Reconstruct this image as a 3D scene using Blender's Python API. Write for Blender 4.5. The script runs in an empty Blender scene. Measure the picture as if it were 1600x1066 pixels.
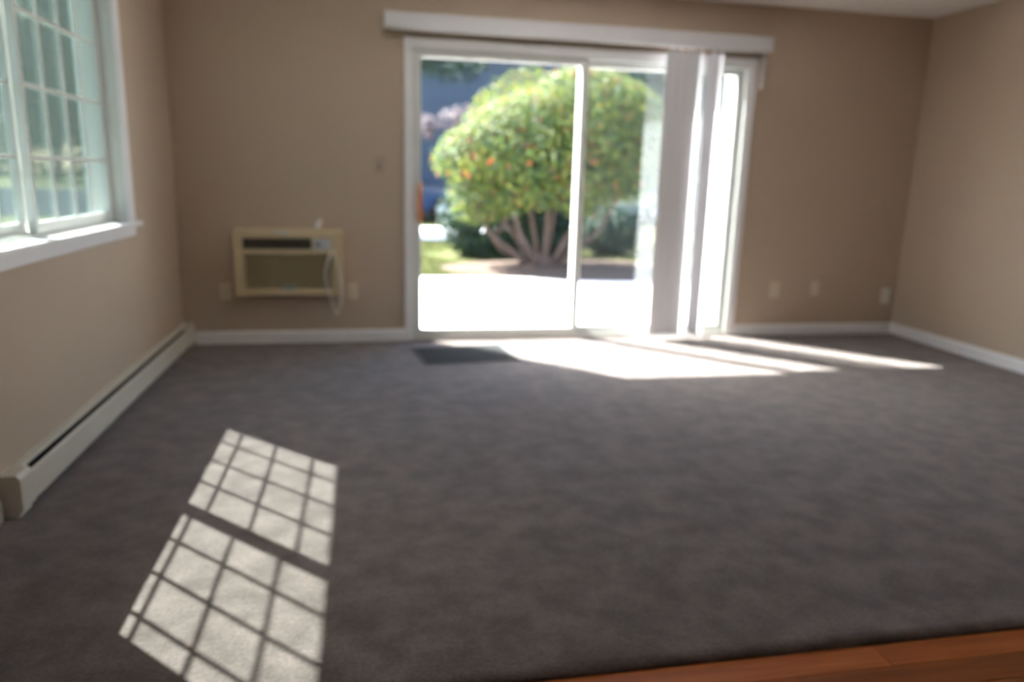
import bpy, bmesh, math, random
from mathutils import Vector, Matrix, Quaternion, noise as mnoise

random.seed(7)
sc = bpy.context.scene
col = sc.collection

# ------------------------------------------------------------------ camera
cam_d = bpy.data.cameras.new('camera')
cam = bpy.data.objects.new('camera', cam_d)
col.objects.link(cam)
Rv = Vector((0.98115542, -0.19140293, 0.02643768))
Uv = Vector((0.01627577, 0.2182101, 0.97576608))
Fv = Vector((0.19253346, 0.95694789, -0.21721325))
M = Matrix((Rv, Uv, -Fv)).transposed().to_4x4()
M.translation = Vector((1.2269, -5.2797, 1.1816))
cam.matrix_world = M
cam_d.sensor_width = 36.0
cam_d.lens = 1152.33 / 1600 * 36.0
cam_d.clip_start = 0.05
cam_d.clip_end = 500
cam_d.dof.use_dof = True
cam_d.dof.focus_distance = 1.2
cam_d.dof.aperture_fstop = 1.9
sc.camera = cam

# ------------------------------------------------------------------ world, sun, exposure
SUN = Vector((0.603, -0.615, -1.0)).normalized()
world = bpy.data.worlds.new('sky')
sc.world = world
world.use_nodes = True
wn = world.node_tree.nodes
wn.clear()
wo = wn.new('ShaderNodeOutputWorld')
bg = wn.new('ShaderNodeBackground')
sky = wn.new('ShaderNodeTexSky')
sky.sky_type = 'NISHITA'
sky.sun_disc = False
sky.sun_elevation = math.asin(-SUN.z)
sky.sun_rotation = math.atan2(-SUN.x, -SUN.y)
sky.air_density = 1.0
sky.dust_density = 2.5
sky.ozone_density = 1.0
bg.inputs['Strength'].default_value = 0.22
world.node_tree.links.new(sky.outputs[0], bg.inputs[0])
world.node_tree.links.new(bg.outputs[0], wo.inputs[0])

sun_d = bpy.data.lights.new('sun', 'SUN')
sun_d.energy = 10.0
sun_d.angle = math.radians(0.55)
sun_d.color = (1.0, 0.98, 0.945)
sun_o = bpy.data.objects.new('sun', sun_d)
sun_o.rotation_euler = SUN.to_track_quat('-Z', 'Y').to_euler()
sun_o.location = (-6, 6, 12)
col.objects.link(sun_o)

sc.view_settings.view_transform = 'Standard'
sc.view_settings.look = 'None'
sc.view_settings.gamma = 1.0
sc.view_settings.use_curve_mapping = False
sc.view_settings.exposure = 2.60
sc.cycles.max_bounces = 14
sc.cycles.diffuse_bounces = 9
sc.cycles.glossy_bounces = 6
sc.cycles.transparent_max_bounces = 24
sc.cycles.transmission_bounces = 8
sc.cycles.sample_clamp_indirect = 12.0
sc.cycles.caustics_reflective = False
sc.cycles.caustics_refractive = False
sc.cycles.use_denoising = True

# ------------------------------------------------------------------ materials
def new_mat(name):
    m = bpy.data.materials.new(name)
    m.use_nodes = True
    nt = m.node_tree
    nt.nodes.clear()
    out = nt.nodes.new('ShaderNodeOutputMaterial')
    return m, nt, out


def mat(name, color, rough=0.6, var=0.06, scale=8.0, bump=0.0, bscale=None, metal=0.0, spec=0.4, color2=None, detail=4.0, stretch=None):
    """procedural principled material: noise-mixed colour, optional bump"""
    m, nt, out = new_mat(name)
    N, L = nt.nodes, nt.links
    p = N.new('ShaderNodeBsdfPrincipled')
    p.inputs['Roughness'].default_value = rough
    p.inputs['Metallic'].default_value = metal
    p.inputs['Specular IOR Level'].default_value = spec
    tc = N.new('ShaderNodeTexCoord')
    mp = N.new('ShaderNodeMapping')
    L.new(tc.outputs['Object'], mp.inputs['Vector'])
    if stretch:
        mp.inputs['Scale'].default_value = stretch
    nz = N.new('ShaderNodeTexNoise')
    nz.inputs['Scale'].default_value = scale
    nz.inputs['Detail'].default_value = detail
    L.new(mp.outputs[0], nz.inputs['Vector'])
    rp = N.new('ShaderNodeValToRGB')
    c = Vector(color)
    a = c * (1 - var)
    b = Vector(color2) if color2 else c * (1 + var)
    rp.color_ramp.elements[0].position = 0.3
    rp.color_ramp.elements[1].position = 0.7
    rp.color_ramp.elements[0].color = (*a, 1)
    rp.color_ramp.elements[1].color = (*b, 1)
    L.new(nz.outputs['Fac'], rp.inputs['Fac'])
    L.new(rp.outputs[0], p.inputs['Base Color'])
    if bump:
        n2 = N.new('ShaderNodeTexNoise')
        n2.inputs['Scale'].default_value = bscale or scale * 6
        n2.inputs['Detail'].default_value = 3
        L.new(mp.outputs[0], n2.inputs['Vector'])
        bp = N.new('ShaderNodeBump')
        bp.inputs['Strength'].default_value = bump
        bp.inputs['Distance'].default_value = 0.01
        L.new(n2.outputs['Fac'], bp.inputs['Height'])
        L.new(bp.outputs[0], p.inputs['Normal'])
    L.new(p.outputs[0], out.inputs[0])
    return m


def glass_mat(name, tint=(0.97, 0.985, 0.98)):
    """clear flat glazing: straight transmission plus Schlick mirror reflection"""
    m, nt, out = new_mat(name)
    N, L = nt.nodes, nt.links
    geo = N.new('ShaderNodeNewGeometry')
    dot = N.new('ShaderNodeVectorMath'); dot.operation = 'DOT_PRODUCT'
    L.new(geo.outputs['Normal'], dot.inputs[0]); L.new(geo.outputs['Incoming'], dot.inputs[1])
    ab = N.new('ShaderNodeMath'); ab.operation = 'ABSOLUTE'
    L.new(dot.outputs['Value'], ab.inputs[0])
    om = N.new('ShaderNodeMath'); om.operation = 'SUBTRACT'
    om.inputs[0].default_value = 1.0; L.new(ab.outputs[0], om.inputs[1])
    pw = N.new('ShaderNodeMath'); pw.operation = 'POWER'
    L.new(om.outputs[0], pw.inputs[0]); pw.inputs[1].default_value = 5.0
    ma = N.new('ShaderNodeMath'); ma.operation = 'MULTIPLY_ADD'
    L.new(pw.outputs[0], ma.inputs[0]); ma.inputs[1].default_value = 0.955; ma.inputs[2].default_value = 0.036
    tr = N.new('ShaderNodeBsdfTransparent'); tr.inputs[0].default_value = (*tint, 1)
    gl = N.new('ShaderNodeBsdfGlossy'); gl.inputs['Roughness'].default_value = 0.0
    mx = N.new('ShaderNodeMixShader')
    L.new(ma.outputs[0], mx.inputs[0]); L.new(tr.outputs[0], mx.inputs[1]); L.new(gl.outputs[0], mx.inputs[2])
    L.new(mx.outputs[0], out.inputs[0])
    return m


def screen_mat(name, open_frac, color):
    """insect mesh: open holes plus grey wires that scatter light both ways"""
    m, nt, out = new_mat(name)
    N, L = nt.nodes, nt.links
    tr = N.new('ShaderNodeBsdfTransparent')
    df = N.new('ShaderNodeBsdfDiffuse'); df.inputs[0].default_value = (*color, 1)
    tl = N.new('ShaderNodeBsdfTranslucent'); tl.inputs[0].default_value = (*color, 1)
    m1 = N.new('ShaderNodeMixShader'); m1.inputs[0].default_value = 0.5
    L.new(df.outputs[0], m1.inputs[1]); L.new(tl.outputs[0], m1.inputs[2])
    m2 = N.new('ShaderNodeMixShader'); m2.inputs[0].default_value = open_frac
    L.new(m1.outputs[0], m2.inputs[1]); L.new(tr.outputs[0], m2.inputs[2])
    L.new(m2.outputs[0], out.inputs[0])
    return m


def leaf_mat(name, colors, transl=0.45, rough=0.5):
    """leaf surface; colour differs leaf by leaf through the mesh-island random value"""
    m, nt, out = new_mat(name)
    N, L = nt.nodes, nt.links
    geo = N.new('ShaderNodeNewGeometry')
    rp = N.new('ShaderNodeValToRGB')
    rp.color_ramp.interpolation = 'CONSTANT'
    els = rp.color_ramp.elements
    while len(els) < len(colors):
        els.new(0.5)
    for i, (pos, c) in enumerate(colors):
        els[i].position = pos
        els[i].color = (*c, 1)
    L.new(geo.outputs['Random Per Island'], rp.inputs['Fac'])
    p = N.new('ShaderNodeBsdfPrincipled')
    p.inputs['Roughness'].default_value = rough
    p.inputs['Specular IOR Level'].default_value = 0.25
    L.new(rp.outputs[0], p.inputs['Base Color'])
    tl = N.new('ShaderNodeBsdfTranslucent')
    br = N.new('ShaderNodeHueSaturation')
    br.inputs['Value'].default_value = 2.1
    br.inputs['Hue'].default_value = 0.472
    L.new(rp.outputs[0], br.inputs['Color'])
    L.new(br.outputs[0], tl.inputs[0])
    mx = N.new('ShaderNodeMixShader'); mx.inputs[0].default_value = transl
    L.new(p.outputs[0], mx.inputs[1]); L.new(tl.outputs[0], mx.inputs[2])
    L.new(mx.outputs[0], out.inputs[0])
    return m


def vane_mat(name):
    m, nt, out = new_mat(name)
    N, L = nt.nodes, nt.links
    p = N.new('ShaderNodeBsdfPrincipled')
    p.inputs['Roughness'].default_value = 0.45
    p.inputs['Base Color'].default_value = (0.74, 0.74, 0.77, 1)
    tl = N.new('ShaderNodeBsdfTranslucent'); tl.inputs[0].default_value = (0.7, 0.69, 0.7, 1)
    mx = N.new('ShaderNodeMixShader'); mx.inputs[0].default_value = 0.03
    L.new(p.outputs[0], mx.inputs[1]); L.new(tl.outputs[0], mx.inputs[2])
    L.new(mx.outputs[0], out.inputs[0])
    return m


def carpet_mat():
    m, nt, out = new_mat('carpet')
    N, L = nt.nodes, nt.links
    p = N.new('ShaderNodeBsdfPrincipled')
    p.inputs['Roughness'].default_value = 1.0
    p.inputs['Specular IOR Level'].default_value = 0.05
    p.inputs['Sheen Weight'].default_value = 0.25
    p.inputs['Sheen Roughness'].default_value = 0.6
    tc = N.new('ShaderNodeTexCoord')
    big = N.new('ShaderNodeTexNoise'); big.inputs['Scale'].default_value = 8.0; big.inputs['Detail'].default_value = 5; big.inputs['Roughness'].default_value = 0.6
    fine = N.new('ShaderNodeTexNoise'); fine.inputs['Scale'].default_value = 90; fine.inputs['Detail'].default_value = 3
    for n in (big, fine):
        L.new(tc.outputs['Object'], n.inputs['Vector'])
    r1 = N.new('ShaderNodeValToRGB')
    r1.color_ramp.elements[0].position = 0.36; r1.color_ramp.elements[0].color = (0.088, 0.068, 0.061, 1)
    r1.color_ramp.elements[1].position = 0.64; r1.color_ramp.elements[1].color = (0.158, 0.125, 0.114, 1)
    L.new(big.outputs['Fac'], r1.inputs[0])
    r2 = N.new('ShaderNodeValToRGB')
    r2.color_ramp.elements[0].position = 0.35; r2.color_ramp.elements[0].color = (0.82, 0.82, 0.82, 1)
    r2.color_ramp.elements[1].position = 0.65; r2.color_ramp.elements[1].color = (1.13, 1.13, 1.13, 1)
    L.new(fine.outputs['Fac'], r2.inputs[0])
    mx = N.new('ShaderNodeMix'); mx.data_type = 'RGBA'; mx.blend_type = 'MULTIPLY'
    mx.inputs['Factor'].default_value = 1.0
    L.new(r1.outputs[0], mx.inputs[6]); L.new(r2.outputs[0], mx.inputs[7])
    L.new(mx.outputs[2], p.inputs['Base Color'])
    bp = N.new('ShaderNodeBump'); bp.inputs['Strength'].default_value = 0.4; bp.inputs['Distance'].default_value = 0.006
    L.new(fine.outputs['Fac'], bp.inputs['Height']); L.new(bp.outputs[0], p.inputs['Normal'])
    L.new(p.outputs[0], out.inputs[0])
    return m


def wood_mat():
    m, nt, out = new_mat('laminate_wood')
    N, L = nt.nodes, nt.links
    p = N.new('ShaderNodeBsdfPrincipled')
    p.inputs['Roughness'].default_value = 0.5
    p.inputs['Specular IOR Level'].default_value = 0.2
    tc = N.new('ShaderNodeTexCoord')
    mp = N.new('ShaderNodeMapping'); mp.inputs['Scale'].default_value = (3, 45, 45)
    L.new(tc.outputs['Object'], mp.inputs[0])
    nz = N.new('ShaderNodeTexNoise'); nz.inputs['Scale'].default_value = 1.0; nz.inputs['Detail'].default_value = 6
    L.new(mp.outputs[0], nz.inputs['Vector'])
    rp = N.new('ShaderNodeValToRGB')
    rp.color_ramp.elements[0].position = 0.3; rp.color_ramp.elements[0].color = (0.27, 0.066, 0.013, 1)
    rp.color_ramp.elements[1].position = 0.7; rp.color_ramp.elements[1].color = (0.41, 0.122, 0.028, 1)
    L.new(nz.outputs['Fac'], rp.inputs[0])
    oi = N.new('ShaderNodeObjectInfo')
    mr = N.new('ShaderNodeMapRange')
    mr.inputs['To Min'].default_value = 0.72; mr.inputs['To Max'].default_value = 1.25
    L.new(oi.outputs['Random'], mr.inputs[0])
    hs = N.new('ShaderNodeHueSaturation')
    L.new(mr.outputs[0], hs.inputs['Value']); L.new(rp.outputs[0], hs.inputs['Color'])
    L.new(hs.outputs[0], p.inputs['Base Color'])
    L.new(p.outputs[0], out.inputs[0])
    return m


MT = {
    'wall': mat('greige_wall_paint', (0.505, 0.402, 0.310), 0.75, 0.015, 3, bump=0.05, bscale=220, spec=0.25),
    'ceiling': mat('ceiling_paint', (0.90, 0.895, 0.885), 0.9, 0.02, 5, bump=0.08, bscale=160, spec=0.1),
    'trim': mat('white_trim_paint', (0.80, 0.79, 0.80), 0.38, 0.015, 6),
    'vinyl': mat('white_vinyl_frame', (0.64, 0.655, 0.63), 0.35, 0.015, 6),
    'alu': mat('aluminium_track', (0.62, 0.61, 0.58), 0.4, 0.04, 20, metal=0.3),
    'carpet': carpet_mat(),
    'wood': wood_mat(),
    'glass': glass_mat('clear_glazing'),
    'window_glass': glass_mat('green_tinted_glazing', (0.925, 0.985, 0.965)),
    'screen': screen_mat('insect_screen', 0.56, (0.055, 0.072, 0.07)),
    'screen2': screen_mat('door_screen', 0.94, (0.05, 0.052, 0.056)),
    'vane': vane_mat('vinyl_vane'),
    'valance': mat('valance_vinyl', (0.66, 0.65, 0.665), 0.5, 0.012, 5),
    'cream': mat('cream_plastic', (0.62, 0.50, 0.315), 0.45, 0.04, 10),
    'cream_dark': mat('dark_cream_grille', (0.40, 0.325, 0.19), 0.55, 0.06, 14),  # darker cream for the intake grille and its slats
    'dark': mat('dark_recess', (0.03, 0.027, 0.022), 0.7, 0.1, 20),  # near-black that carries the shade inside slots and the heater
    'grey_panel': mat('grey_control_panel', (0.55, 0.56, 0.58), 0.4, 0.03, 20),
    'knob': mat('dark_knob', (0.12, 0.13, 0.16), 0.4, 0.05, 20),
    'badge': mat('teal_badge', (0.30, 0.40, 0.36), 0.35, 0.05, 30),
    'cord': mat('pale_cord', (0.74, 0.69, 0.60), 0.5, 0.03, 30),
    'plug': mat('white_plastic', (0.82, 0.80, 0.82), 0.4, 0.02, 20),
    'steel': mat('steel', (0.6, 0.6, 0.6), 0.3, 0.05, 30, metal=1.0),
    'louver': mat('louver_shade', (0.10, 0.082, 0.058), 0.6, 0.1, 20),  # shade of the outlet slot put into this brown, recess and louvers alike
    'heater': mat('heater_enamel', (0.60, 0.555, 0.47), 0.45, 0.03, 8),
    'outlet': mat('ivory_plate', (0.66, 0.58, 0.44), 0.4, 0.02, 20),
    'outlet_white': mat('white_plate', (0.78, 0.75, 0.70), 0.4, 0.02, 20),
    'switch': mat('brown_plate', (0.43, 0.345, 0.26), 0.45, 0.03, 20),
    'handle': mat('orange_wood_handle', (0.85, 0.25, 0.035), 0.4, 0.15, 18, stretch=(8, 8, 1)),
    'mat': mat('dark_doormat', (0.085, 0.086, 0.088), 0.95, 0.25, 120, bump=0.6, bscale=200, spec=0.05),
    'mat_edge': mat('rubber_edge', (0.065, 0.066, 0.066), 0.8, 0.1, 60),
    'patio': mat('pinkish_patio_concrete', (0.80, 0.745, 0.75), 0.85, 0.05, 4, bump=0.2, bscale=80),
    'concrete': mat('pale_concrete', (0.55, 0.55, 0.57), 0.85, 0.05, 3, bump=0.2, bscale=60),
    'asphalt': mat('asphalt', (0.030, 0.036, 0.042), 1.0, 0.15, 6, bump=0.3, bscale=90, spec=0.0),
    'lawn': mat('lawn_ground', (0.060, 0.074, 0.022), 0.95, 0.2, 2.2, bump=0.5, bscale=60, color2=(0.10, 0.098, 0.042), spec=0.1),
    'mulch': mat('bark_mulch', (0.090, 0.064, 0.052), 0.95, 0.3, 25, bump=0.8, bscale=60, spec=0.1),
    'bark': mat('branch_bark', (0.095, 0.070, 0.062), 0.9, 0.25, 14, bump=0.6, bscale=40, spec=0.15),
    'siding': mat('house_siding', (0.085, 0.105, 0.15), 0.8, 0.05, 2),
    'roof': mat('house_roof', (0.10, 0.085, 0.075), 0.9, 0.15, 6, bump=0.4),
    'stone': mat('house_brick', (0.14, 0.11, 0.11), 0.9, 0.12, 5, bump=0.3),
    'darkglass': mat('dark_window_glass', (0.03, 0.04, 0.055), 0.08, 0.1, 2, spec=0.6),
    'carblue': mat('blue_car_paint', (0.030, 0.060, 0.16), 0.18, 0.05, 2, spec=0.7),
    'carsilver': mat('silver_car_paint', (0.50, 0.54, 0.60), 0.2, 0.03, 2, metal=0.5, spec=0.7),
    'tyre': mat('tyre_rubber', (0.025, 0.025, 0.027), 0.85, 0.1, 20),
    'exterior': mat('exterior_siding', (0.55, 0.53, 0.50), 0.8, 0.04, 3),
    'leaf_main': leaf_mat('bush_leaves', [(0.0, (0.032, 0.066, 0.030)), (0.28, (0.055, 0.098, 0.027)), (0.55, (0.102, 0.138, 0.025)), (0.82, (0.140, 0.165, 0.040)), (0.955, (0.26, 0.085, 0.025)), (0.98, (0.17, 0.055, 0.035))], 0.42),
    'leaf_dark': leaf_mat('dark_shrub_leaves', [(0.0, (0.014, 0.036, 0.026)), (0.5, (0.020, 0.050, 0.032)), (0.93, (0.05, 0.07, 0.03))], 0.2),
    'leaf_yellow': leaf_mat('yellow_green_leaves', [(0.0, (0.055, 0.090, 0.014)), (0.5, (0.085, 0.115, 0.018)), (0.9, (0.15, 0.11, 0.03))], 0.5),
    'leaf_far': leaf_mat('far_tree_leaves', [(0.0, (0.022, 0.045, 0.038)), (0.5, (0.030, 0.058, 0.044)), (0.9, (0.045, 0.07, 0.035))], 0.2),
    'leaf_pink': leaf_mat('pale_pink_leaves', [(0.0, (0.12, 0.09, 0.095)), (0.5, (0.16, 0.12, 0.125)), (0.85, (0.07, 0.07, 0.085))], 0.3),
    'blade': leaf_mat('grass_blades', [(0.0, (0.048, 0.066, 0.017)), (0.4, (0.064, 0.082, 0.023)), (0.75, (0.095, 0.094, 0.042))], 0.25),
}

# ------------------------------------------------------------------ mesh helpers
class MB:
    """collects shapes and links them as ONE mesh object"""
    def __init__(s):
        s.v, s.f, s.smooth = [], [], []

    def add(s, verts, faces, smooth=False):
        o = len(s.v)
        s.v += [tuple(p) for p in verts]
        s.f += [tuple(i + o for i in f) for f in faces]
        s.smooth += [smooth] * len(faces)
        return s

    def box(s, x0, x1, y0, y1, z0, z1, b=0.0, mtx=None):
        """box; b > 0 bevels all its edges"""
        x0, x1 = min(x0, x1), max(x0, x1); y0, y1 = min(y0, y1), max(y0, y1); z0, z1 = min(z0, z1), max(z0, z1)
        if b <= 0:
            vs = [(x, y, z) for x in (x0, x1) for y in (y0, y1) for z in (z0, z1)]
            fs = [(0, 1, 3, 2), (4, 6, 7, 5), (0, 4, 5, 1), (2, 3, 7, 6), (0, 2, 6, 4), (1, 5, 7, 3)]
        else:
            bm = bmesh.new()
            bmesh.ops.create_cube(bm, size=1.0)
            for v in bm.verts:
                v.co = Vector(((x0 + x1) / 2 + v.co.x * (x1 - x0), (y0 + y1) / 2 + v.co.y * (y1 - y0), (z0 + z1) / 2 + v.co.z * (z1 - z0)))
            b = min(b, (x1 - x0) * .49, (y1 - y0) * .49, (z1 - z0) * .49)
            bmesh.ops.bevel(bm, geom=bm.edges[:], offset=b, segments=2, affect='EDGES', profile=0.5)
            bm.verts.ensure_lookup_table(); bm.verts.index_update()
            vs = [v.co.copy() for v in bm.verts]
            fs = [tuple(v.index for v in f.verts) for f in bm.faces]
            bm.free()
        if mtx is not None:
            vs = [mtx @ Vector(v) for v in vs]
        return s.add(vs, fs)

    def prism(s, poly, axis, a0, a1, mtx=None):
        """extrude a 2D polygon along axis 0/1/2; poly in the other two axes in order"""
        n = len(poly)
        def put(p, a):
            l = list(p); l.insert(axis, a); return Vector(l)
        vs = [put(p, a0) for p in poly] + [put(p, a1) for p in poly]
        if mtx is not None:
            vs = [mtx @ v for v in vs]
        fs = [tuple(range(n - 1, -1, -1)), tuple(range(n, 2 * n))]
        fs += [(i, (i + 1) % n, n + (i + 1) % n, n + i) for i in range(n)]
        return s.add(vs, fs)

    def tube(s, pts, rad, n=8, caps=True):
        pts = [Vector(p) for p in pts]
        if not isinstance(rad, (list, tuple)):
            rad = [rad] * len(pts)
        vs, fs = [], []
        prev = None
        for i, p in enumerate(pts):
            t = (pts[min(i + 1, len(pts) - 1)] - pts[max(i - 1, 0)]).normalized()
            if prev is None:
                a = t.orthogonal().normalized()
            else:
                a = (prev - t * prev.dot(t)).normalized()
            prev = a
            b = t.cross(a)
            for k in range(n):
                an = 2 * math.pi * k / n
                vs.append(p + (a * math.cos(an) + b * math.sin(an)) * rad[i])
        for i in range(len(pts) - 1):
            for k in range(n):
                fs.append((i * n + k, i * n + (k + 1) % n, (i + 1) * n + (k + 1) % n, (i + 1) * n + k))
        if caps:
            fs.append(tuple(range(n - 1, -1, -1)))
            fs.append(tuple(range((len(pts) - 1) * n, len(pts) * n)))
        return s.add(vs, fs, True)

    def build(s, name, material, parent=None, loc=None):
        used = sorted({i for f in s.f for i in f})
        if len(used) < len(s.v):
            ix = {a: b for b, a in enumerate(used)}
            s.v = [s.v[i] for i in used]
            s.f = [tuple(ix[i] for i in f) for f in s.f]
        me = bpy.data.meshes.new(name)
        me.from_pydata(s.v, [], s.f)
        me.update()
        if any(s.smooth):
            me.polygons.foreach_set('use_smooth', s.smooth)
        bm = bmesh.new(); bm.from_mesh(me)
        bmesh.ops.recalc_face_normals(bm, faces=bm.faces)
        bm.to_mesh(me); bm.free()
        me.materials.append(MT[material])
        o = bpy.data.objects.new(name, me)
        col.objects.link(o)
        if parent is not None:
            o.parent = parent
            o.matrix_parent_inverse = Matrix.Translation(-Vector(parent.location)) if parent.type == 'EMPTY' else Matrix.Identity(4)
        return o


def tag(o, label=None, cat=None, group=None, kind=None):
    if label: o['label'] = label
    if cat: o['category'] = cat
    if group: o['group'] = group
    if kind: o['kind'] = kind
    return o


def empty(name, loc=(0, 0, 0)):
    o = bpy.data.objects.new(name, None)
    o.empty_display_size = 0.1
    o.location = loc
    col.objects.link(o)
    return o


def relink(o, parent):
    """share a mesh: a copy of a part under a thing"""
    c = o.copy(); col.objects.link(c); c.parent = parent
    return c


def smooth_path(pts, n=6):
    """Catmull-Rom through points"""
    P = [Vector(p) for p in pts]
    out = []
    for i in range(len(P) - 1):
        p0, p1, p2, p3 = P[max(i - 1, 0)], P[i], P[i + 1], P[min(i + 2, len(P) - 1)]
        for k in range(n):
            t = k / n
            out.append(0.5 * ((2 * p1) + (p2 - p0) * t + (2 * p0 - 5 * p1 + 4 * p2 - p3) * t * t + (3 * p1 - p0 - 3 * p2 + p3) * t ** 3))
    out.append(P[-1])
    return out


# ------------------------------------------------------------------ dimensions of the room
W, H, YN = 5.4895, 2.44, -7.6
XL, XR, ZT = 1.4977, 4.0687, 2.0718          # outer edges of the door casing
OX0, OX1, OZ = 1.548, 4.018, 2.022           # wall opening of the door
TB = 0.085                                    # back wall thickness
WY0, WY1, WZ0, WZ1 = -2.845, -1.045, 0.885, 2.125  # window opening in the left wall
TL = 0.17                                     # left wall thickness
YB = -3.762                                   # carpet edge

# ------------------------------------------------------------------ shell
m = MB()
m.box(-TL, OX0, 0, TB, -0.1, 2.62).box(OX1, W + .15, 0, TB, -0.1, 2.62).box(OX0, OX1, 0, TB, OZ, 2.62)
tag(m.build('wall_back', 'wall'), 'beige painted back wall around the sliding glass door', 'wall', kind='structure')
m = MB()
m.box(-TL, 0, WY1, 0, -0.1, 2.62).box(-TL, 0, YN, WY0, -0.1, 2.62).box(-TL, 0, WY0, WY1, -0.1, WZ0).box(-TL, 0, WY0, WY1, WZ1, 2.62)
tag(m.build('wall_left', 'wall'), 'beige painted wall with the grid window and heater', 'wall', kind='structure')
tag(MB().box(W, W + .15, YN, 0, -0.1, 2.62).build('wall_right', 'wall'), 'bare beige painted wall on the right side', 'wall', kind='structure')
tag(MB().box(-TL, W + .15, YN - .15, YN, -0.1, 2.62).build('wall_near', 'wall'), 'beige wall behind the viewer', 'wall', kind='structure')
tag(MB().box(-TL, W + .15, YN - .15, TB, H, H + .18).build('ceiling', 'ceiling'), 'flat white painted ceiling', 'ceiling', kind='structure')
tag(MB().box(-0.405, -TL, YN - .4, 0.3, 2.52, 2.68).build('roof_eave', 'exterior'), 'overhanging roof edge above the window outside', 'roof', kind='structure')

# carpet: a fine grid gently uneven in height
bm = bmesh.new()
nx, ny = 110, 76
grid = []
for j in range(ny + 1):
    row = []
    for i in range(nx + 1):
        x = W * i / nx; y = YB * (1 - j / ny)
        z = 0.0015 * mnoise.noise(Vector((x * 3, y * 3, 0))) if 0 < i < nx and 0 < j < ny else 0
        row.append(bm.verts.new((x, y, z)))
    grid.append(row)
for j in range(ny):
    for i in range(nx):
        bm.faces.new((grid[j][i], grid[j][i + 1], grid[j + 1][i + 1], grid[j + 1][i]))
ed = [bm.verts.new((0, YB, -0.02)), bm.verts.new((W, YB, -0.02))]
bm.faces.new([ed[0], ed[1]] + [v for v in reversed(grid[0])])
me = bpy.data.meshes.new('floor_carpet'); bm.to_mesh(me); bm.free()
me.polygons.foreach_set('use_smooth', [True] * len(me.polygons))
me.materials.append(MT['carpet'])
fc = bpy.data.objects.new('floor_carpet', me); col.objects.link(fc)
tag(fc, 'brown grey cut-pile carpet covering the living room floor', 'carpet', kind='structure')

fw = MB().box(0, W, YN, 0, -0.1, -0.022).build('floor_wood', 'wood')
tag(fw, 'orange brown wooden plank floor at the carpet edge', 'floor', kind='structure')
pw, gap = 0.088, 0.0015
rnd = random.Random(3)
plank_meshes = {}
for r in range(9):
    y1 = YB - 0.001 - r * pw
    x = -rnd.uniform(0, .8)
    while x < W:
        ln = rnd.choice((0.62, 0.9, 1.2))
        a, b = max(x, 0.0), min(x + ln, W)
        if b - a > 0.02:
            mb = MB().box(0, b - a - gap, -pw + gap, 0, -0.022, -0.008, 0.0012)
            o = mb.build('plank', 'wood')
            o.parent = fw
            o.location = (a, y1, 0)
        x += ln

# baseboards
def skirting(name, p0, p1, nrm, label):
    """profiled board between two floor points; nrm points into the room"""
    p0, p1, nrm = Vector(p0), Vector(p1), Vector(nrm)
    prof = [(0, 0), (.013, 0), (.013, .068), (.010, .076), (.006, .083), (.003, .086), (0, .087)]
    n = len(prof)
    vs = [p0 + nrm * a + Vector((0, 0, b)) for a, b in prof] + [p1 + nrm * a + Vector((0, 0, b)) for a, b in prof]
    fs = [tuple(range(n)), tuple(range(2 * n - 1, n - 1, -1))] + [(i, (i + 1) % n, n + (i + 1) % n, n + i) for i in range(n)]
    tag(MB().add(vs, fs).build(name, 'trim'), label, 'baseboard', kind='structure')
skirting('baseboard_back_1', (0.072, 0, 0), (XL, 0, 0), (0, -1, 0), 'white baseboard under the air conditioner, corner to door')
skirting('baseboard_back_2', (XR, 0, 0), (W, 0, 0), (0, -1, 0), 'white baseboard between the glass door and the right corner')
skirting('baseboard_right', (W, 0, 0), (W, YN, 0), (-1, 0, 0), 'white baseboard running along the bare right wall')
skirting('baseboard_left', (0, -2.70, 0), (0, YN, 0), (1, 0, 0), 'white baseboard past the near end of the heater')

# ------------------------------------------------------------------ left window
win = empty('window_1', (0, (WY0 + WY1) / 2, WZ0))
tag(win, 'white sliding window with grid muntins above the heater', 'window', kind='structure')
cw = 0.085
m = MB()
m.box(-.001, .018, WY1 - .004, WY1 + cw, WZ0, WZ1 + cw, .003)
m.build('casing', 'trim', win)
MB().box(-.001, .018, WY0 - cw, WY0 + .004, WZ0, WZ1 + cw, .003).build('casing', 'trim', win)
MB().box(-.001, .018, WY0, WY1, WZ1 - .004, WZ1 + cw, .003).build('casing', 'trim', win)
# stool (inner sill) and apron
MB().box(-.055, .045, WY0 - cw - .03, WY1 + cw + .035, WZ0 - .012, WZ0 + .012, .004).build('window_sill', 'trim', win)
MB().box(0, .016, WY0 - cw, WY1 + cw, WZ0 - .062, WZ0 - .012, .003).build('apron', 'trim', win)
# jamb liner through the wall
jt = .012
m = MB()
m.box(-TL - .01, 0, WY1 - jt, WY1, WZ0, WZ1).box(-TL - .01, 0, WY0, WY0 + jt, WZ0, WZ1)
m.box(-TL - .01, 0, WY0, WY1, WZ1 - jt, WZ1).box(-TL - .03, -.05, WY0, WY1, WZ0, WZ0 + .015)
m.box(-.095, -.085, WY0, WY1, WZ0, WZ0 + .03).box(-.055, -.048, WY0, WY1, WZ0, WZ0 + .022)
m.build('jamb_frame', 'vinyl', win)

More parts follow.
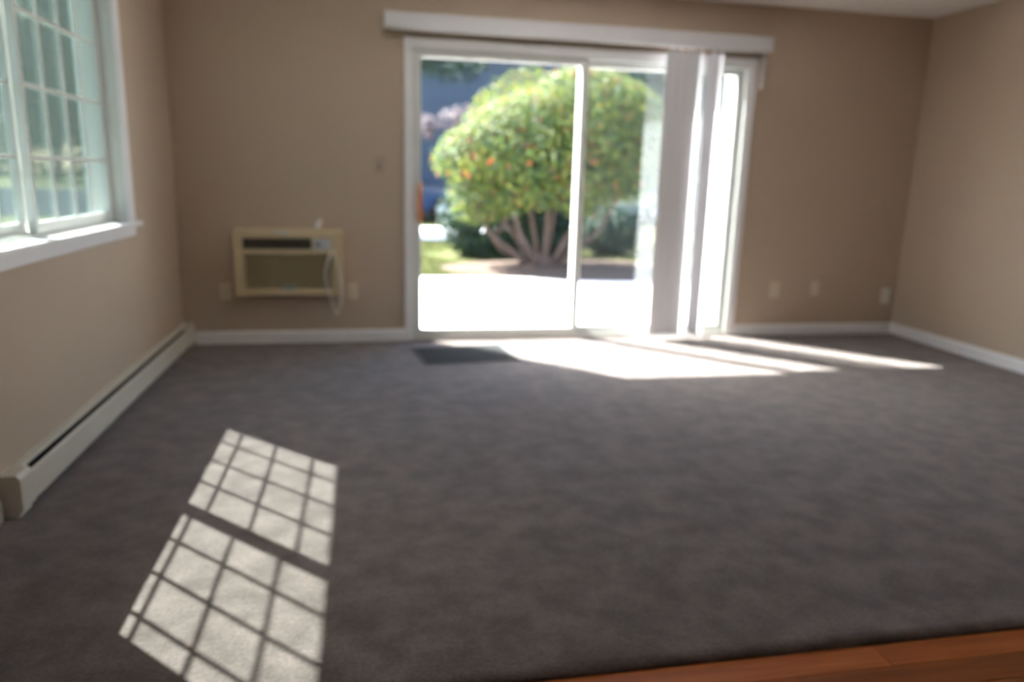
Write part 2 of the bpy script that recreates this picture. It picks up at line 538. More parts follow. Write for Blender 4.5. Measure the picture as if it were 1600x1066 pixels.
def sash(xc, y0, y1, my, tag_label, s0, s1):
    z0, z1 = WZ0 + .018, WZ1 - .012
    m = MB()
    m.box(xc - .016, xc + .016, y0, y0 + s0, z0, z1, .003).box(xc - .016, xc + .016, y1 - s1, y1, z0, z1, .003)
    m.box(xc - .0155, xc + .0155, y0 + .01, y1 - .01, z0, z0 + .05, .003).box(xc - .0155, xc + .0155, y0 + .01, y1 - .01, z1 - .04, z1, .003)
    s = m.build('sash', 'vinyl', win)
    s['label'] = tag_label
    def sub(mb, n, mt):
        o = mb.build(n, mt)
        o.parent = s
        return o
    sub(MB().box(xc - .003, xc + .003, y0 + s0 - .005, y1 - s1 + .005, z0 + .045, z1 - .035), 'pane', 'window_glass')
    for y in my:
        sub(MB().box(xc + .004, xc + .012, y - .0085, y + .0085, z0 + .05, z1 - .04, .002), 'muntin', 'vinyl')
    for z in (1.207, 1.484, 1.760):
        sub(MB().box(xc + .0045, xc + .0125, y0 + s0, y1 - s1, z - .0085, z + .0085, .002), 'muntin', 'vinyl')
    return s
sash(-.075, -1.998, WY1 - jt, (-1.331, -1.549, -1.769), 'inner sash nearer the room corner', .026, .040)
sash(-.120, WY0 + jt, -1.965, (-2.191, -2.404, -2.613), 'outer sash nearer the viewer', .040, .028)
m = MB()
m.box(-.1600, -.1592, WY0 + .02, WY1 - .02, WZ0 + .02, WZ1 - .02)
m.build('insect_screen', 'screen', win)

# ------------------------------------------------------------------ sliding glass door
door = empty('door_1', ((XL + XR) / 2, 0, 0))
tag(door, 'white framed sliding glass patio door to the garden', 'door', kind='structure')
MB().box(XL, OX0 + .004, -.018, .001, 0, ZT, .003).build('casing', 'trim', door)
MB().box(OX1 - .004, XR, -.018, .001, 0, ZT, .003).build('casing', 'trim', door)
MB().box(OX0, OX1, -.018, .001, OZ - .004, ZT, .003).build('casing', 'trim', door)
m = MB()
m.box(OX0, OX0 + .02, -.004, TB - .003, 0, OZ).box(OX1 - .02, OX1, -.004, TB + .01, 0, OZ).box(OX0, OX1, -.004, TB - .003, OZ - .022, OZ)
m.build('frame', 'vinyl', door)
MB().box(OX1 - .038, OX1 + .06, TB + .035, .295, -.08, OZ + .04, .004).build('exterior_jamb', 'vinyl', door)
m = MB()
m.box(OX0, OX1, -.012, TB + .03, -.06, .022, .003)
for yy in (.004, .050, .066, .098):
    m.box(OX0 + .02, OX1 - .02, yy - .003, yy + .003, .02, .034)
m.build('threshold', 'alu', door)

def door_panel(name, x0, x1, y0, y1, sw_l, sw_r, label):
    z0, z1 = .030, OZ - .024
    m = MB()
    m.box(x0, x0 + sw_l, y0, y1, z0, z1, .003).box(x1 - sw_r, x1, y0, y1, z0, z1, .003)
    m.box(x0 + .01, x1 - .01, y0 + .001, y1 - .001, z0, z0 + .052, .003).box(x0 + .01, x1 - .01, y0 + .001, y1 - .001, z1 - .042, z1, .003)
    s = m.build(name, 'vinyl', door)
    s['label'] = label
    yc = (y0 + y1) / 2
    for dy in (-.008, .008):
        o = MB().box(x0 + sw_l - .006, x1 - sw_r + .006, yc + dy - .002, yc + dy + .002, z0 + .046, z1 - .036).build('pane', 'glass')
        o.parent = s
    return s
left_p = door_panel('sliding_panel', OX0 + .018, 2.792, .006, .048, .045, .052, 'sliding left glass panel with orange handle')
right_p = door_panel('fixed_panel', 2.738, OX1 - .018, .052, .092, .052, .05, 'fixed right glass panel behind the blinds')
# pull handle on the sliding panel
hx = OX0 + .018 + .040
m = MB()
m.prism([(-.018, -.135), (-.030, -.115), (-.040, -.085), (-.044, 0), (-.040, .085), (-.030, .115), (-.018, .135), (-.010, .120), (-.018, .08), (-.020, 0), (-.018, -.08), (-.010, -.120)], 0, hx - .011, hx + .011,
        Matrix.Translation((0, 0.004, .985)))
h = m.build('handle', 'handle'); h.parent = left_p
m = MB().box(hx - .014, hx + .014, -.002, .008, .985 - .15, .985 + .15, .003)
h2 = m.build('handle_plate', 'vinyl'); h2.parent = left_p
# screen door parked outside the fixed panel
m = MB()
z0, z1 = .030, OZ - .024
sx0, sx1 = 2.742, OX1 - .022
m.box(sx0, sx0 + .045, .097, .116, z0, z1, .003).box(sx1 - .045, sx1, .097, .116, z0, z1, .003)
m.box(sx0, sx1, .098, .115, z0, z0 + .05, .003).box(sx0, sx1, .098, .115, z1 - .04, z1, .003)
scd = m.build('screen_panel', 'vinyl', door)
o = MB().box(sx0 + .04, sx1 - .04, .106, .1068, z0 + .045, z1 - .035).build('insect_mesh', 'screen2'); o.parent = scd

# ------------------------------------------------------------------ vertical blind
bl = empty('vertical_blind', ((XL + XR) / 2, -.08, 2.1))
tag(bl, 'grey white vertical blind drawn to one side below its valance', 'blind')
VX0, VX1, VZ0, VZ1 = 1.367, 4.129, 2.110, 2.210
m = MB()
m.box(VX0, VX1, -.104, -.096, VZ0, VZ1, .002).box(VX0, VX0 + .008, -.098, 0, VZ0, VZ1, .002).box(VX1 - .008, VX1, -.098, 0, VZ0, VZ1, .002)
m.box(VX0, VX1, -.106, -.096, VZ0, VZ0 + .012, .003).box(VX0, VX1, -.106, -.096, VZ1 - .012, VZ1, .003)
m.box(VX0 + .004, VX1 - .004, -.098, 0, VZ1 - .006, VZ1)
m.build('valance', 'valance', bl)
MB().box(VX0 + .03, VX1 - .03, -.088, -.048, 2.105, 2.150, .003).build('headrail', 'alu', bl)
vw, vz0, vz1 = .089, .035, 2.075
prof = []
K = 8
for i in range(K + 1):
    u = (i / K - .5)
    prof.append((u * vw, .002 * (1 - (2 * u) ** 2)))
vs, fs = [], []
zs = [vz0 + (vz1 - vz0) * t for t in (0, .25, .5, .75, 1)]
th = .0009
for side in (0, 1):
    for z in zs:
        for (a, b) in prof:
            vs.append((a, b + side * th - .003, z))
nn = K + 1
lay = nn * len(zs)
for side in (0, 1):
    for j in range(len(zs) - 1):
        for i in range(K):
            q = [side * lay + j * nn + i, side * lay + j * nn + i + 1, side * lay + (j + 1) * nn + i + 1, side * lay + (j + 1) * nn + i]
            fs.append(tuple(q if side == 0 else q[::-1]))
for j in range(len(zs) - 1):
    fs.append((j * nn, (j + 1) * nn, lay + (j + 1) * nn, lay + j * nn))
    fs.append((j * nn + K, lay + j * nn + K, lay + (j + 1) * nn + K, (j + 1) * nn + K))
vane0 = MB().add(vs, fs, True).build('vane', 'vane', bl)
hook0 = MB().box(-.006, .006, -.004, .004, 2.070, 2.108, .001)
vane_spots = [(3.362, -.100, 4), (3.432, -.096, 3), (3.498, -.092, 5), (3.535, -.086, 2),
              (3.598, -.075, 86), (3.684, -.076, -34), (3.691, -.073, -32), (3.750, -.070, 85)]  # the two edge-on vanes are added for their bright sunlit strips
base_inv = vane0.matrix_parent_inverse.copy()
for i, (x, y, a) in enumerate(vane_spots):
    v = vane0 if i == 0 else vane0.copy()
    if i:
        col.objects.link(v); v.parent = bl
    v.matrix_parent_inverse = base_inv
    v.location = (x, y, 0); v.rotation_euler = (0, 0, math.radians(a))
    hk = (hook0.build('carrier_hook', 'plug') if i == 0 else hk0.copy())
    if i == 0:
        hk0 = hk
    else:
        col.objects.link(hk)
    hk.parent = v
# short control cord gathered under the valance's far end
m = MB()
for dx in (-.012, 0, .012):
    m.tube([(4.085 + dx, -.06, 2.12), (4.085 + dx * .9, -.062, 2.0), (4.084 + dx * .6, -.064, 1.90)], .0045, 6)
m.tube([(4.084, -.064, 1.915), (4.084, -.064, 1.90), (4.084, -.064, 1.86)], [.008, .013, .010], 10)
m.build('control_cord', 'valance', bl)

# ------------------------------------------------------------------ heater
ht = empty('electric_heater', (0.035, -1.35, 0))
tag(ht, 'long low cream electric baseboard heater under the window', 'heater')
HY0, HY1, HD, HH = -2.685, -.016, .0695, .152
MB().box(0.0, .006, HY0, HY1, .012, HH).build('back_plate', 'heater', ht)
m = MB()
m.prism([(.0, HH), (.030, HH - .003), (.034, HH - .012), (.031, HH - .013), (.028, HH - .007), (.0, HH - .005)], 1, HY0 + .05, HY1 - .03)
m.build('top_hood', 'heater', ht)
m = MB()
m.prism([(HD, .030), (HD, HH - .022), (HD - .006, HH - .014), (HD - .010, HH - .014), (HD - .004, HH - .024), (HD - .004, .034), (HD - .016, .026), (HD - .014, .022)], 1, HY0 + .05, HY1 - .03)
m.build('front_cover', 'heater', ht)
m = MB()
m.tube([(.035, HY0 + .06, .075), (.035, HY1 - .04, .075)], .009, 8)
y = HY0 + .08
while y < HY1 - .05:
    m.box(.010, .058, y, y + .0012, .045, .108); y += .012
m.build('heating_element', 'dark', ht)
MB().box(.006, .0075, HY0 + .05, HY1 - .03, .015, HH - .006).build('slot_shade', 'dark', ht)  # dark sheet on the back plate, slot shade put into its colour
for a, b in ((HY0, HY0 + .10), (HY1 - .045, HY1)):
    m = MB()
    m.prism([(0, .012), (HD - .012, .012), (HD + .001, .026), (HD + .001, HH - .016), (.056, HH + .001), (0, HH + .001)], 1, a, b)
    m.box(.0, HD - .014, a + .003, b - .003, 0, .014)
    m.build('end_cap', 'heater', ht)

# ------------------------------------------------------------------ air conditioner
ac = empty('air_conditioner', (.715, -.05, .349))
tag(ac, 'cream through-wall air conditioner with dark outlet slot', 'air conditioner')
AX0, AX1, AZ0, AZ1, AY = .360, 1.072, .349, .803, -.095
m = MB()
m.box(AX0 + .012, AX1 - .012, -.060, .0, AZ0 + .012, AZ1 - .010, .006)
m.build('cabinet', 'cream', ac)
# front frame as bars around the openings
fy0, fy1 = AY, -.058
SX0, SX1, SZ0, SZ1 = .420, .866, .664, .735         # outlet slot
GX0, GX1, GZ0, GZ1 = .428, .992, .392, .632         # intake grille
m = MB()
m.box(AX0, AX1, fy0, fy1, SZ1, AZ1, .010)
m.box(AX0, AX1, fy0, fy1, AZ0, GZ0, .008)
m.box(AX0, SX0, fy0 + .0005, fy1, AZ0 + .01, AZ1 - .01, .008)
m.box(GX1, AX1, fy0 + .0005, fy1, AZ0 + .01, AZ1 - .01, .010)
m.box(AX0 + .03, AX1 - .03, fy0 + .001, fy1, GZ1, SZ0, .004)
m.box(SX1, GX1 + .02, fy0 + .012, fy1, SZ0 - .01, SZ1 + .01)
m.box(SX0 - .01, GX0, fy0 + .001, fy1, GZ0 - .01, GZ1 + .01)
m.build('front_frame', 'cream', ac)
MB().box(SX0 - .004, SX1 + .004, -.066, -.058, SZ0 - .004, SZ1 + .004).build('outlet_recess', 'louver', ac)
lv = MB().box(-.002, .002, -.088, -.066, SZ0, SZ1).build('louver', 'louver', ac)
li = lv.matrix_parent_inverse.copy()
n = 13
for k in range(n):
    o = lv if k == 0 else lv.copy()
    if k:
        col.objects.link(o); o.parent = ac
    o.matrix_parent_inverse = li
    o.location = (SX0 + (SX1 - SX0) * (k + .5) / n, 0, 0)
g = MB().box(GX0, GX1, -.070, -.060, GZ0, GZ1).build('intake_grille', 'cream_dark', ac)
n = 22
sl = MB().box(GX0 + .002, GX1 - .002, -.080, -.069, -.0028, .0028, .001).build('slat', 'cream_dark'); sl.parent = g
for k in range(n):
    o = sl if k == 0 else sl.copy()
    if k:
        col.objects.link(o); o.parent = g
    o.location = (0, 0, GZ0 + (GZ1 - GZ0) * (k + .5) / n)
cpl = MB().box(SX1 + .018, SX1 + .145, fy0 + .004, fy0 + .014, SZ0 - .006, SZ1 + .004, .003).build('control_panel', 'grey_panel', ac)
for dx in (.045, .1):
    m = MB().tube([(SX1 + dx, fy0 + .006, .70), (SX1 + dx, fy0 - .010, .70)], [.015, .013], 14)
    o = m.build('knob', 'knob' if dx < .06 else 'grey_panel'); o.parent = cpl
bpts = [(math.cos(t) * .042, math.sin(t) * .017) for t in [i * math.pi / 12 for i in range(24)]]
MB().prism([(.712 + a, GZ0 + .012 + b) for a, b in bpts], 1, -.0995, -.080).build('badge', 'badge', ac)
MB().box(.64, .715, fy0 - .0015, fy0 + .001, AZ1 - .038, AZ1 - .014, .0006).build('sticker', 'grey_panel', ac)
cp = [(1.000, -.097, .655), (.975, -.112, .60), (.952, -.112, .50), (.968, -.110, .395), (1.000, -.104, .275), (1.022, -.100, .215),
      (1.042, -.098, .26), (1.058, -.104, .36), (1.050, -.112, .48), (1.030, -.112, .60), (1.012, -.097, .662)]
MB().tube(smooth_path(cp, 6), .0062, 8).build('power_cord', 'cord', ac)

pl = empty('plug_adapter', (.905, -.075, .803))
tag(pl, 'small white plastic plug leaning on top of the air conditioner', 'plug')
mt_ = Matrix.Translation((.905, -.078, .806)) @ Matrix.Rotation(math.radians(22), 4, 'Y')
m = MB().box(-.016, .016, -.014, .014, .004, .052, .006, mt_).box(-.011, .011, -.010, .010, .050, .066, .004, mt_)
m.build('plug_body', 'plug', pl)
MB().box(-.008, -.005, -.001, .001, .066, .082, 0, mt_).build('prong', 'steel', pl)
MB().box(.005, .008, -.001, .001, .066, .082, 0, mt_).build('prong', 'steel', pl)

# ------------------------------------------------------------------ outlets and switch
def outlet(name, cx, cz, mt, label, cat='outlet', kind='duplex', w=.072, h=.116):
    e = empty(name, (cx, 0, cz))
    tag(e, label, cat)
    MB().box(cx - w / 2, cx + w / 2, -.0065, 0, cz - h / 2, cz + h / 2, .003).build('cover_plate', mt, e)
    if kind == 'duplex':
        for s in (-1, 1):
            zc = cz + s * .0195
            pts = [(cx + max(-.0135, min(.0135, math.cos(t) * .0172)), zc + math.sin(t) * .0150) for t in [i * math.pi / 10 for i in range(20)]]
            f = MB().prism(pts, 1, -.0085, -.005).build('receptacle', mt, e)
            for dx in (-.006, .006):
                o = MB().box(cx + dx - .0012, cx + dx + .0012, -.0088, -.008, zc - .001, zc + .008).build('slot', 'dark'); o.parent = f
    elif kind == 'coax':
        MB().tube([(cx, -.006, cz), (cx, -.016, cz)], .0055, 12).build('connector', 'steel', e)
    else:
        MB().box(cx - .006, cx + .006, -.0075, -.005, cz - .013, cz + .013, .0005).build('toggle_slot', 'dark', e)
        MB().box(cx - .004, cx + .004, -.017, -.006, cz + .0, cz + .010, .001).build('toggle', mt, e)
    for s in ((0,) if kind == 'duplex' else (-.042, .042)):
        MB().tube([(cx, -.006, cz + s), (cx, -.0075, cz + s)], .003, 10).build('screw', 'steel', e)
outlet('wall_outlet', .280, .365, 'outlet', 'ivory wall outlet between heater corner and air conditioner')
outlet('wall_outlet', 1.128, .365, 'outlet', 'ivory wall outlet just beside the cord of the air conditioner')
outlet('wall_outlet', 4.395, .365, 'outlet', 'ivory wall outlet nearest the vertical blinds, right of door', w=.086, h=.128)
outlet('cable_plate', 4.747, .375, 'outlet', 'small yellowish cable plate between the two outlets right of door', 'wall plate', 'coax')
outlet('wall_outlet', 5.395, .312, 'outlet_white', 'white wall outlet close to the far right room corner', w=.08, h=.125)
outlet('light_switch', 1.329, 1.232, 'switch', 'brown light switch plate on wall beside the glass door', 'switch', 'toggle')

# ------------------------------------------------------------------ doormat
dm = empty('doormat', (1.868, -.470, 0))
tag(dm, 'small dark green grey doormat on carpet inside glass door', 'doormat')
dm.rotation_euler = (0, 0, math.radians(6.5))
o = MB().box(-.318, .318, -.232, .232, .002, .010, .003).build('rubber_border', 'mat_edge'); o.parent = dm
m = MB().box(-.296, .296, -.210, .210, .004, .012, .002)
for k in range(24):
    yy = -.2 + k * .4 / 23
    m.box(-.29, .29, yy - .005, yy + .005, .010, .0155, .002)
o = m.build('ribbed_pile', 'mat'); o.parent = dm

# ------------------------------------------------------------------ outdoors: ground
GZ = -.12
tag(MB().box(-90, 60, TB, 140, GZ - .3, GZ).build('lawn', 'lawn'), 'sunny green lawn beyond the patio', 'lawn', kind='structure')
tag(MB().box(-90, -TL, -30, TB, GZ - .3, GZ).build('side_lawn', 'lawn'), 'lawn beside the house under the window', 'lawn', kind='structure')
m = MB().prism([(-.6, TB), (8.5, TB), (8.5, 3.62), (4.3, 3.64), (3.7, 3.72), (3.3, 3.98), (2.6, 4.06), (-.6, 4.06)], 2, GZ - .02, -.085)
tag(m.build('patio', 'patio'), 'bright pinkish concrete patio outside the glass door', 'patio', kind='structure')
tag(MB().box(1.0, 4.9, 9.9, 13.4, GZ - .01, GZ + .02).build('driveway', 'concrete'), 'pale concrete drive past the lawn', 'driveway', kind='structure')
tag(MB().box(-60, -1.5, 15.5, 41, GZ - .01, GZ + .02).build('parking_lot', 'asphalt'), 'dark asphalt parking area outside the grid window', 'parking lot', kind='structure')
# mulch bed: low mound under the bush
bm = bmesh.new()
ring = []
ctr = bm.verts.new((3.9, 5.2, GZ + .10))
prev = None
for rr, hz in ((.35, .09), (.7, .05), (1.0, 0.0)):
    cur = []
    for k in range(28):
        t = 2 * math.pi * k / 28
        rx, ry = 2.1 * rr, 1.35 * rr
        cur.append(bm.verts.new((4.25 + rx * math.cos(t) * (1 + .05 * math.sin(3 * t)), 5.1 + ry * math.sin(t), GZ + hz + (.012 * mnoise.noise((rx * math.cos(t) * 5, t * 3, 0)) if hz else -.01))))
    for k in range(28):
        if prev is None:
            bm.faces.new((ctr, cur[k], cur[(k + 1) % 28]))
        else:
            bm.faces.new((prev[k], cur[k], cur[(k + 1) % 28], prev[(k + 1) % 28]))
    prev = cur
me = bpy.data.meshes.new('mulch_bed'); bm.to_mesh(me); bm.free()
me.polygons.foreach_set('use_smooth', [True] * len(me.polygons)); me.materials.append(MT['mulch'])
o = bpy.data.objects.new('mulch_bed', me); col.objects.link(o)
tag(o, 'brown bark mulch bed around the bush trunks', 'mulch bed', kind='structure')

# grass blades on the part of the lawn the door looks at
rg = random.Random(11)
vs, fs = [], []
while len(fs) < 16000:
    x = rg.uniform(.8, 8.5); y = 4.06 + 5.6 * rg.random() ** 1.4
    if ((x - 4.25) / 2.1) ** 2 + ((y - 5.1) / 1.35) ** 2 < .9: continue
    if x < 3.4 and y < 4.1 or y > 9.65: continue
    if any(((x - a_) / c_) ** 2 + ((y - b_) / d_) ** 2 < 1 for a_, b_, c_, d_ in ((3.7, 6.95, 1.5, 1.05), (5.45, 7.2, .75, .7), (4.7, 9.25, 1.95, 1.4))): continue
    a = rg.uniform(0, 6.28); hgt = rg.uniform(.03, .075); w = rg.uniform(.006, .012)
    dx, dy = math.cos(a), math.sin(a); ln = rg.uniform(0, .03)
    i = len(vs)
    vs += [(x - dx * w, y - dy * w, GZ - .004), (x + dx * w, y + dy * w, GZ - .004), (x - dy * ln, y + dx * ln, GZ + hgt)]
    fs.append((i, i + 1, i + 2))
me = bpy.data.meshes.new('lawn_grass'); me.from_pydata(vs, [], fs); me.materials.append(MT['blade'])
o = bpy.data.objects.new('lawn_grass', me); col.objects.link(o)
tag(o, 'short grass blades growing on the lawn past the patio', 'grass', kind='stuff')

# ------------------------------------------------------------------ plants
def leaf_into(vs, fs, p, nrm, size, rg, aspect=.42):
    """one folded leaf of 4 triangles, facing roughly nrm"""
    n = Vector(nrm).normalized()
    t = n.orthogonal().normalized()
    t = Quaternion(n, rg.uniform(0, 6.283)) @ t
    b = n.cross(t)
    l, w = size, size * aspect
    i = len(vs)
    p = Vector(p)
    vs += [p - t * l * .5, p + b * w * .5 + n * w * .18, p + t * l * .5, p - b * w * .5 + n * w * .18]
    fs += [(i, i + 1, i + 2), (i, i + 2, i + 3)]


def mesh_part(name, vs, fs, mtname, parent):
    me = bpy.data.meshes.new(name)
    me.from_pydata([tuple(v) for v in vs], [], fs)
    me.update()
    me.materials.append(MT[mtname])
    o = bpy.data.objects.new(name, me); col.objects.link(o)
    o.parent = parent
    o.matrix_parent_inverse = Matrix.Translation(-Vector(parent.location))
    return o


def crown(lobes, count, size, rg, shell=.35, up=.45, fl=None):
    """leaves spread through the outer shell of several ellipsoid lobes ((centre),(radii))"""
    vs, fs = [], []
    vol = [r[0] * r[1] + r[1] * r[2] + r[0] * r[2] for _, r in lobes]
    tot = sum(vol)
    for (c, r), v in zip(lobes, vol):
        for _ in range(int(count * v / tot)):
            d = Vector((rg.gauss(0, 1), rg.gauss(0, 1), rg.gauss(0, 1))).normalized()
            k = 1 - shell * rg.random() ** 1.6
            k *= 1 + .10 * mnoise.noise(Vector((d.x * 3.1 + c[0], d.y * 3.1 + c[1], d.z * 3.1)))
            p = Vector((c[0] + d.x * r[0] * k, c[1] + d.y * r[1] * k, c[2] + d.z * r[2] * k))
            if fl is not None and p.z < fl(p): continue
            n = Vector((d.x / r[0], d.y / r[1], d.z / r[2])).normalized() + Vector((0, 0, up)) + Vector((rg.gauss(0, .4), rg.gauss(0, .4), rg.gauss(0, .4)))
            leaf_into(vs, fs, p, n, size * rg.uniform(.7, 1.25), rg)
    return vs, fs

# main bush: umbrella-like crown on a fan of stems
rg = random.Random(5)
B = Vector((3.75, 5.15, GZ + .06))
bush = empty('garden_bush', B)
tag(bush, 'large round green bush on spreading stems in front of patio', 'bush')
tips = [(2.55, 4.95, 1.15), (2.85, 5.45, 1.75), (3.10, 4.75, 1.35), (3.45, 5.25, 1.9), (3.75, 4.85, 1.6), (4.05, 5.45, 2.0), (4.40, 4.95, 1.55), (4.75, 5.35, 1.8), (4.95, 5.0, 1.3), (2.75, 5.1, .75)]
for i, t in enumerate(tips):
    t = Vector(t)
    base = B + Vector(((t.x - B.x) * .16, (t.y - B.y) * .2, -.05))
    mid = base.lerp(t, .5) + Vector(((t.x - B.x) * .10, 0, -.10))
    q = base.lerp(t, .25) + Vector(((t.x - B.x) * .03, 0, -.05))
    pts = smooth_path([base, q, mid, t], 4)
    r0 = .050 if i < 9 else .034
    m = MB().tube(pts, [r0 * (1 - .68 * k / (len(pts) - 1)) for k in range(len(pts))], 8)
    for s in range(3):
        a = mid.lerp(t, .15 + .3 * s)
        e2 = a + Vector((rg.uniform(-.35, .35), rg.uniform(-.3, .3), rg.uniform(.25, .5)))
        m.tube([a, a.lerp(e2, .5) + Vector((0, 0, .04)), e2], [.022, .016, .008], 6)
    m.build('stem', 'bark', bush)
m = MB().tube([B + Vector((-.02, 0, -.08)), B + Vector((0, 0, .03)), B + Vector((.02, 0, .16))], [.22, .17, .10], 10)
m.build('root_crown', 'bark', bush)
def under(p):
    # lower limit of the crown: high over the stems, low towards the right side
    return .42 + .38 * math.exp(-((p.x - 3.75) / .75) ** 2) + .45 * max(0.0, min(1.0, (p.x - 4.35) / .4)) + .10 * mnoise.noise(Vector((p.x * 2, p.y * 2, 3)))
lobes = [((4.25, 5.2, 1.55), (1.22, 1.0, 1.15)), ((3.50, 5.2, 1.52), (.90, .9, .86)), ((4.90, 5.25, 1.72), (.70, .85, .86)), ((4.35, 5.2, 2.08), (.90, .9, .66)),
         ((3.75, 4.85, 1.25), (1.05, .7, .85)), ((2.80, 5.15, 1.42), (.70, .7, .44)), ((2.98, 5.25, .98), (.62, .6, .62)), ((3.15, 5.2, 1.62), (.75, .75, .55))]
vs, fs = crown(lobes, 34000, .088, rg, shell=.5, up=.35, fl=under)
o = mesh_part('foliage', vs, fs, 'leaf_main', bush); o['kind'] = 'stuff'

def shrub(name, label, lobes, count, size, leaf, base, stem_h, group=None, seed=1, shell=.3, cat='shrub', trunk_r=.05):
    rg = random.Random(seed)
    b = Vector(base)
    e = empty(name, b)
    tag(e, label, cat, group)
    vs, fs = crown(lobes, count, size, rg, shell=shell)
    o = mesh_part('foliage', vs, fs, leaf, e); o['kind'] = 'stuff'
    m = MB()
    m.tube(smooth_path([b - Vector((0, 0, .05)), b + Vector((.03 * stem_h, 0, stem_h * .5)), b + Vector((0, .02, stem_h))], 4), [trunk_r * (1 - .5 * k / 8) for k in range(9)], 8)
    for k in range(4):
        a = 2 * math.pi * k / 4 + .5
        s0 = b + Vector((0, 0, stem_h * .7))
        m.tube([s0, s0 + Vector((math.cos(a) * stem_h * .25, math.sin(a) * stem_h * .25, stem_h * .35)), s0 + Vector((math.cos(a) * stem_h * .4, math.sin(a) * stem_h * .4, stem_h * .65))],
               [trunk_r * .5, trunk_r * .35, trunk_r * .15], 6)
    m.build('trunk', 'bark', e)
    return e

shrub('evergreen_shrub', 'dark green rounded shrub half hidden behind the bush stems', [((3.45, 6.9, .50), (1.02, .75, .86)), ((4.10, 7.0, .45), (.62, .65, .85))], 9000, .13, 'leaf_dark', (3.4, 6.9, GZ), .6, seed=21)
shrub('tall_shrub', 'yellow green shrub dome rising behind the top of the bush', [((4.35, 9.2, 1.9), (1.25, 1.1, 1.32)), ((5.1, 9.3, 1.6), (1.1, 1.0, 1.35))], 6500, .11, 'leaf_yellow', (4.5, 9.2, GZ), 1.5, seed=22)
shrub('evergreen_shrub', 'low dark shrub seen beneath the bush right of its stems', [((5.45, 7.2, .28), (.55, .5, .42))], 2200, .12, 'leaf_dark', (5.5, 7.2, GZ), .5, seed=23)
shrub('ornamental_tree', 'pale pinkish leafed small tree before the blue grey house', [((3.95, 15.6, 2.65), (.75, .6, .42)), ((2.95, 15.7, 2.45), (.32, .4, .40))], 700, .15, 'leaf_pink', (4.1, 15.6, GZ), 2.0, seed=24, shell=.8, cat='tree', trunk_r=.06)
shrub('dark_tree', 'dark leafy tree overhanging the roof left of the bush', [((.9, 12.9, 4.2), (2.2, 1.3, 1.0)), ((3.2, 13.1, 4.35), (1.3, 1.1, 1.0))], 6000, .18, 'leaf_far', (-.3, 12.9, GZ), 3.9, seed=25, shell=.6, cat='tree', trunk_r=.16)
shrub('dark_tree', 'dark leafy tree behind the right half of the bush', [((9.3, 12.7, 3.6), (1.7, 1.1, 1.9)), ((7.8, 12.8, 3.7), (1.2, 1.0, 1.4))], 5000, .17, 'leaf_far', (9.6, 12.7, GZ), 2.4, seed=26, shell=.55, cat='tree', trunk_r=.12)

# trees far beyond the grid window
for k, (x, y, r, hgt, lab) in enumerate([
        (-25.0, 67, 5.4, 19, 'tall far tree behind the left sash of the grid window'),
        (-18.0, 56, 5.4, 18, 'tall far tree behind the right sash of the grid window')]):
    shrub('shade_tree', lab, [((x, y, hgt * .62), (r, r * .8, hgt * .40)), ((x - r * .5, y - 1, hgt * .40), (r * .7, r * .6, hgt * .28)), ((x + r * .55, y, hgt * .42), (r * .7, r * .6, hgt * .28))],
          8000, .9, 'leaf_far', (x, y, GZ), hgt * .45, group='trees beyond the grid window', seed=40 + k, shell=.6, cat='tree', trunk_r=.32)

shrub('tall_hedge', 'long dark hedge along the far lawn outside the grid window', [((-30, 78, 1.6), (9, 1.6, 3.2)), ((-18, 78, 1.5), (9, 1.6, 3.0))], 9000, .55, 'leaf_far', (-24, 78, GZ), 1.5, seed=60, cat='hedge', trunk_r=.12)

# ------------------------------------------------------------------ house and cars across the drive
hs = empty('neighbour_house', (6, 18.5, GZ))
tag(hs, 'blue grey shaded house behind the garden, partly hidden by bush', 'house')
MB().box(-1.5, 16, 18.5, 26, GZ, 5.4).build('wall', 'siding', hs)
MB().prism([(17.7, 5.15), (17.7, 5.35), (22.2, 8.2), (26.8, 5.35), (26.8, 5.15)], 0, -2.2, 16.7).build('roof', 'roof', hs)
MB().box(-1.55, 16.05, 18.46, 18.5, GZ, .75).build('brick_base', 'stone', hs)
for (x0, x1, z0, z1) in ((.2, 1.5, 1.3, 2.8), (4.9, 6.3, 1.3, 2.8), (7.8, 9.2, 1.3, 2.8), (11.2, 12.6, 1.3, 2.8), (9.9, 10.8, GZ + .1, 2.2)):
    f = MB().box(x0 - .08, x1 + .08, 18.43, 18.5, z0 - .08, z1 + .08, .01).build('window', 'trim', hs)
    o = MB().box(x0, x1, 18.41, 18.44, z0, z1).build('pane', 'darkglass'); o.parent = f
sid = MB().box(-1.5, 16, 18.478, 18.502, -.006, .006).build('siding_board', 'siding', hs)
si = sid.matrix_parent_inverse.copy()
for k in range(22):
    o = sid if k == 0 else sid.copy()
    if k:
        col.objects.link(o); o.parent = hs
    o.matrix_parent_inverse = si
    o.location = (0, 0, .86 + k * .2)


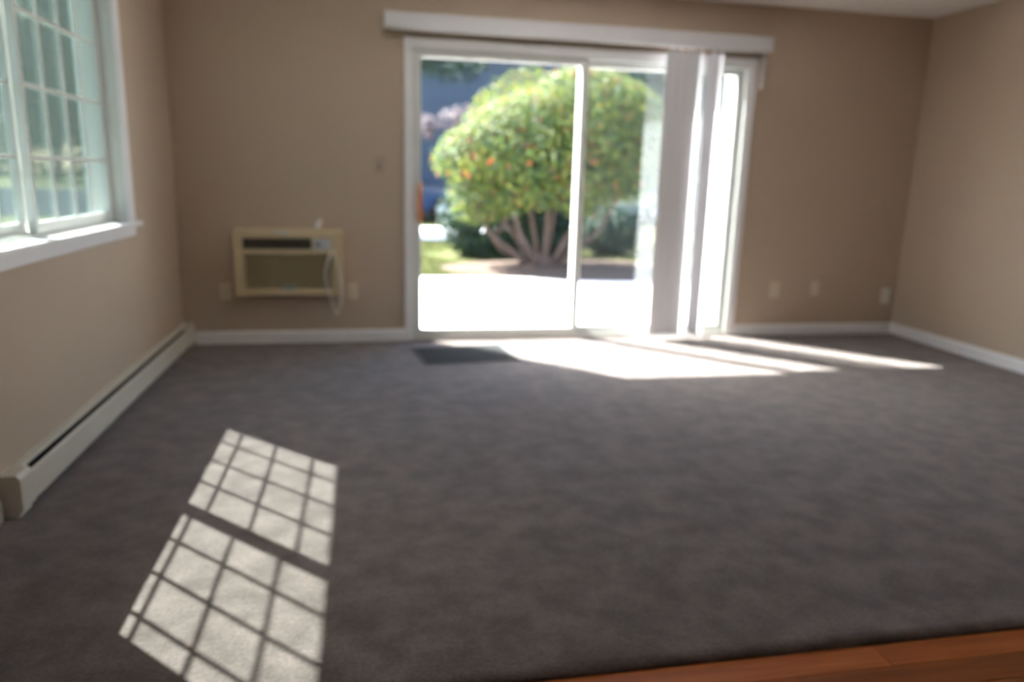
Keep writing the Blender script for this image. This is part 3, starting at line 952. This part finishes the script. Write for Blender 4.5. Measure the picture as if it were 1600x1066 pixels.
def car(x, y, paint, label, flip=1):
    e = empty('parked_car', (x, y, GZ + .02))
    tag(e, label, 'car')
    z0 = GZ + .02
    # side profile (x along car, z up), lofted across the width with tumblehome
    low = [(-2.2, .32), (-2.25, .55), (-2.15, .82), (-1.55, .92), (1.0, .95), (1.75, .88), (2.15, .74), (2.25, .5), (2.2, .3)]
    hw = [.74, .83, .86, .87, .87, .84, .80, .78, .72]
    vs, fs = [], []
    n = len(low)
    for s in (-1, 1):
        for (a, b), w in zip(low, hw):
            vs.append((x + flip * a, y + s * w, z0 + b))
    for i in range(n - 1):
        fs.append((i, i + 1, n + i + 1, n + i))
    fs += [tuple(range(n)), tuple(range(2 * n - 1, n - 1, -1)), (0, n, 2 * n - 1, n - 1)]
    body = MB().add(vs, fs).build('body', paint, e)
    cab = [(-1.75, .90, .80), (-1.15, 1.36, .62), (-.3, 1.43, .60), (.35, 1.38, .61), (1.15, .93, .80)]
    vs, fs = [], []
    n = len(cab)
    for s in (-1, 1):
        for a, b, w in cab:
            vs.append((x + flip * a, y + s * w, z0 + b))
    for i in range(1, n - 2):
        fs.append((i, i + 1, n + i + 1, n + i))
    MB().add([(vx, vy, vz + .012) for vx, vy, vz in vs], fs).build('roof', paint, e)
    MB().add(vs, [(0, 1, n + 1, n)]).build('rear_window', 'darkglass', e)
    MB().add(vs, [(n - 2, n - 1, 2 * n - 1, 2 * n - 2)]).build('windshield', 'darkglass', e)
    MB().add(vs, [tuple(range(n))]).build('side_window', 'darkglass', e)
    MB().add(vs, [tuple(range(2 * n - 1, n - 1, -1))]).build('side_window', 'darkglass', e)
    for a in (-1.4, 1.4):
        for s in (-1, 1):
            wv = MB().tube([(x + flip * a, y + s * .68, z0 + .32), (x + flip * a, y + s * .90, z0 + .32)], .32, 20).build('wheel', 'tyre', e)
            o = MB().tube([(x + flip * a, y + s * .70, z0 + .32), (x + flip * a, y + s * .912, z0 + .32)], .19, 14).build('hub_cap', 'carsilver'); o.parent = wv
    for s in (-1, 1):
        MB().box(x + flip * 2.16 - .05, x + flip * 2.16 + .05, y + s * .62 - .14, y + s * .62 + .14, z0 + .58, z0 + .70, .02).build('headlight', 'plug', e)
    return e
car(2.0, 16.6, 'carblue', 'dark blue parked car at left, beyond the pale drive')
car(8.3, 16.5, 'carsilver', 'silver parked car glinting beneath the right half of bush', -1)
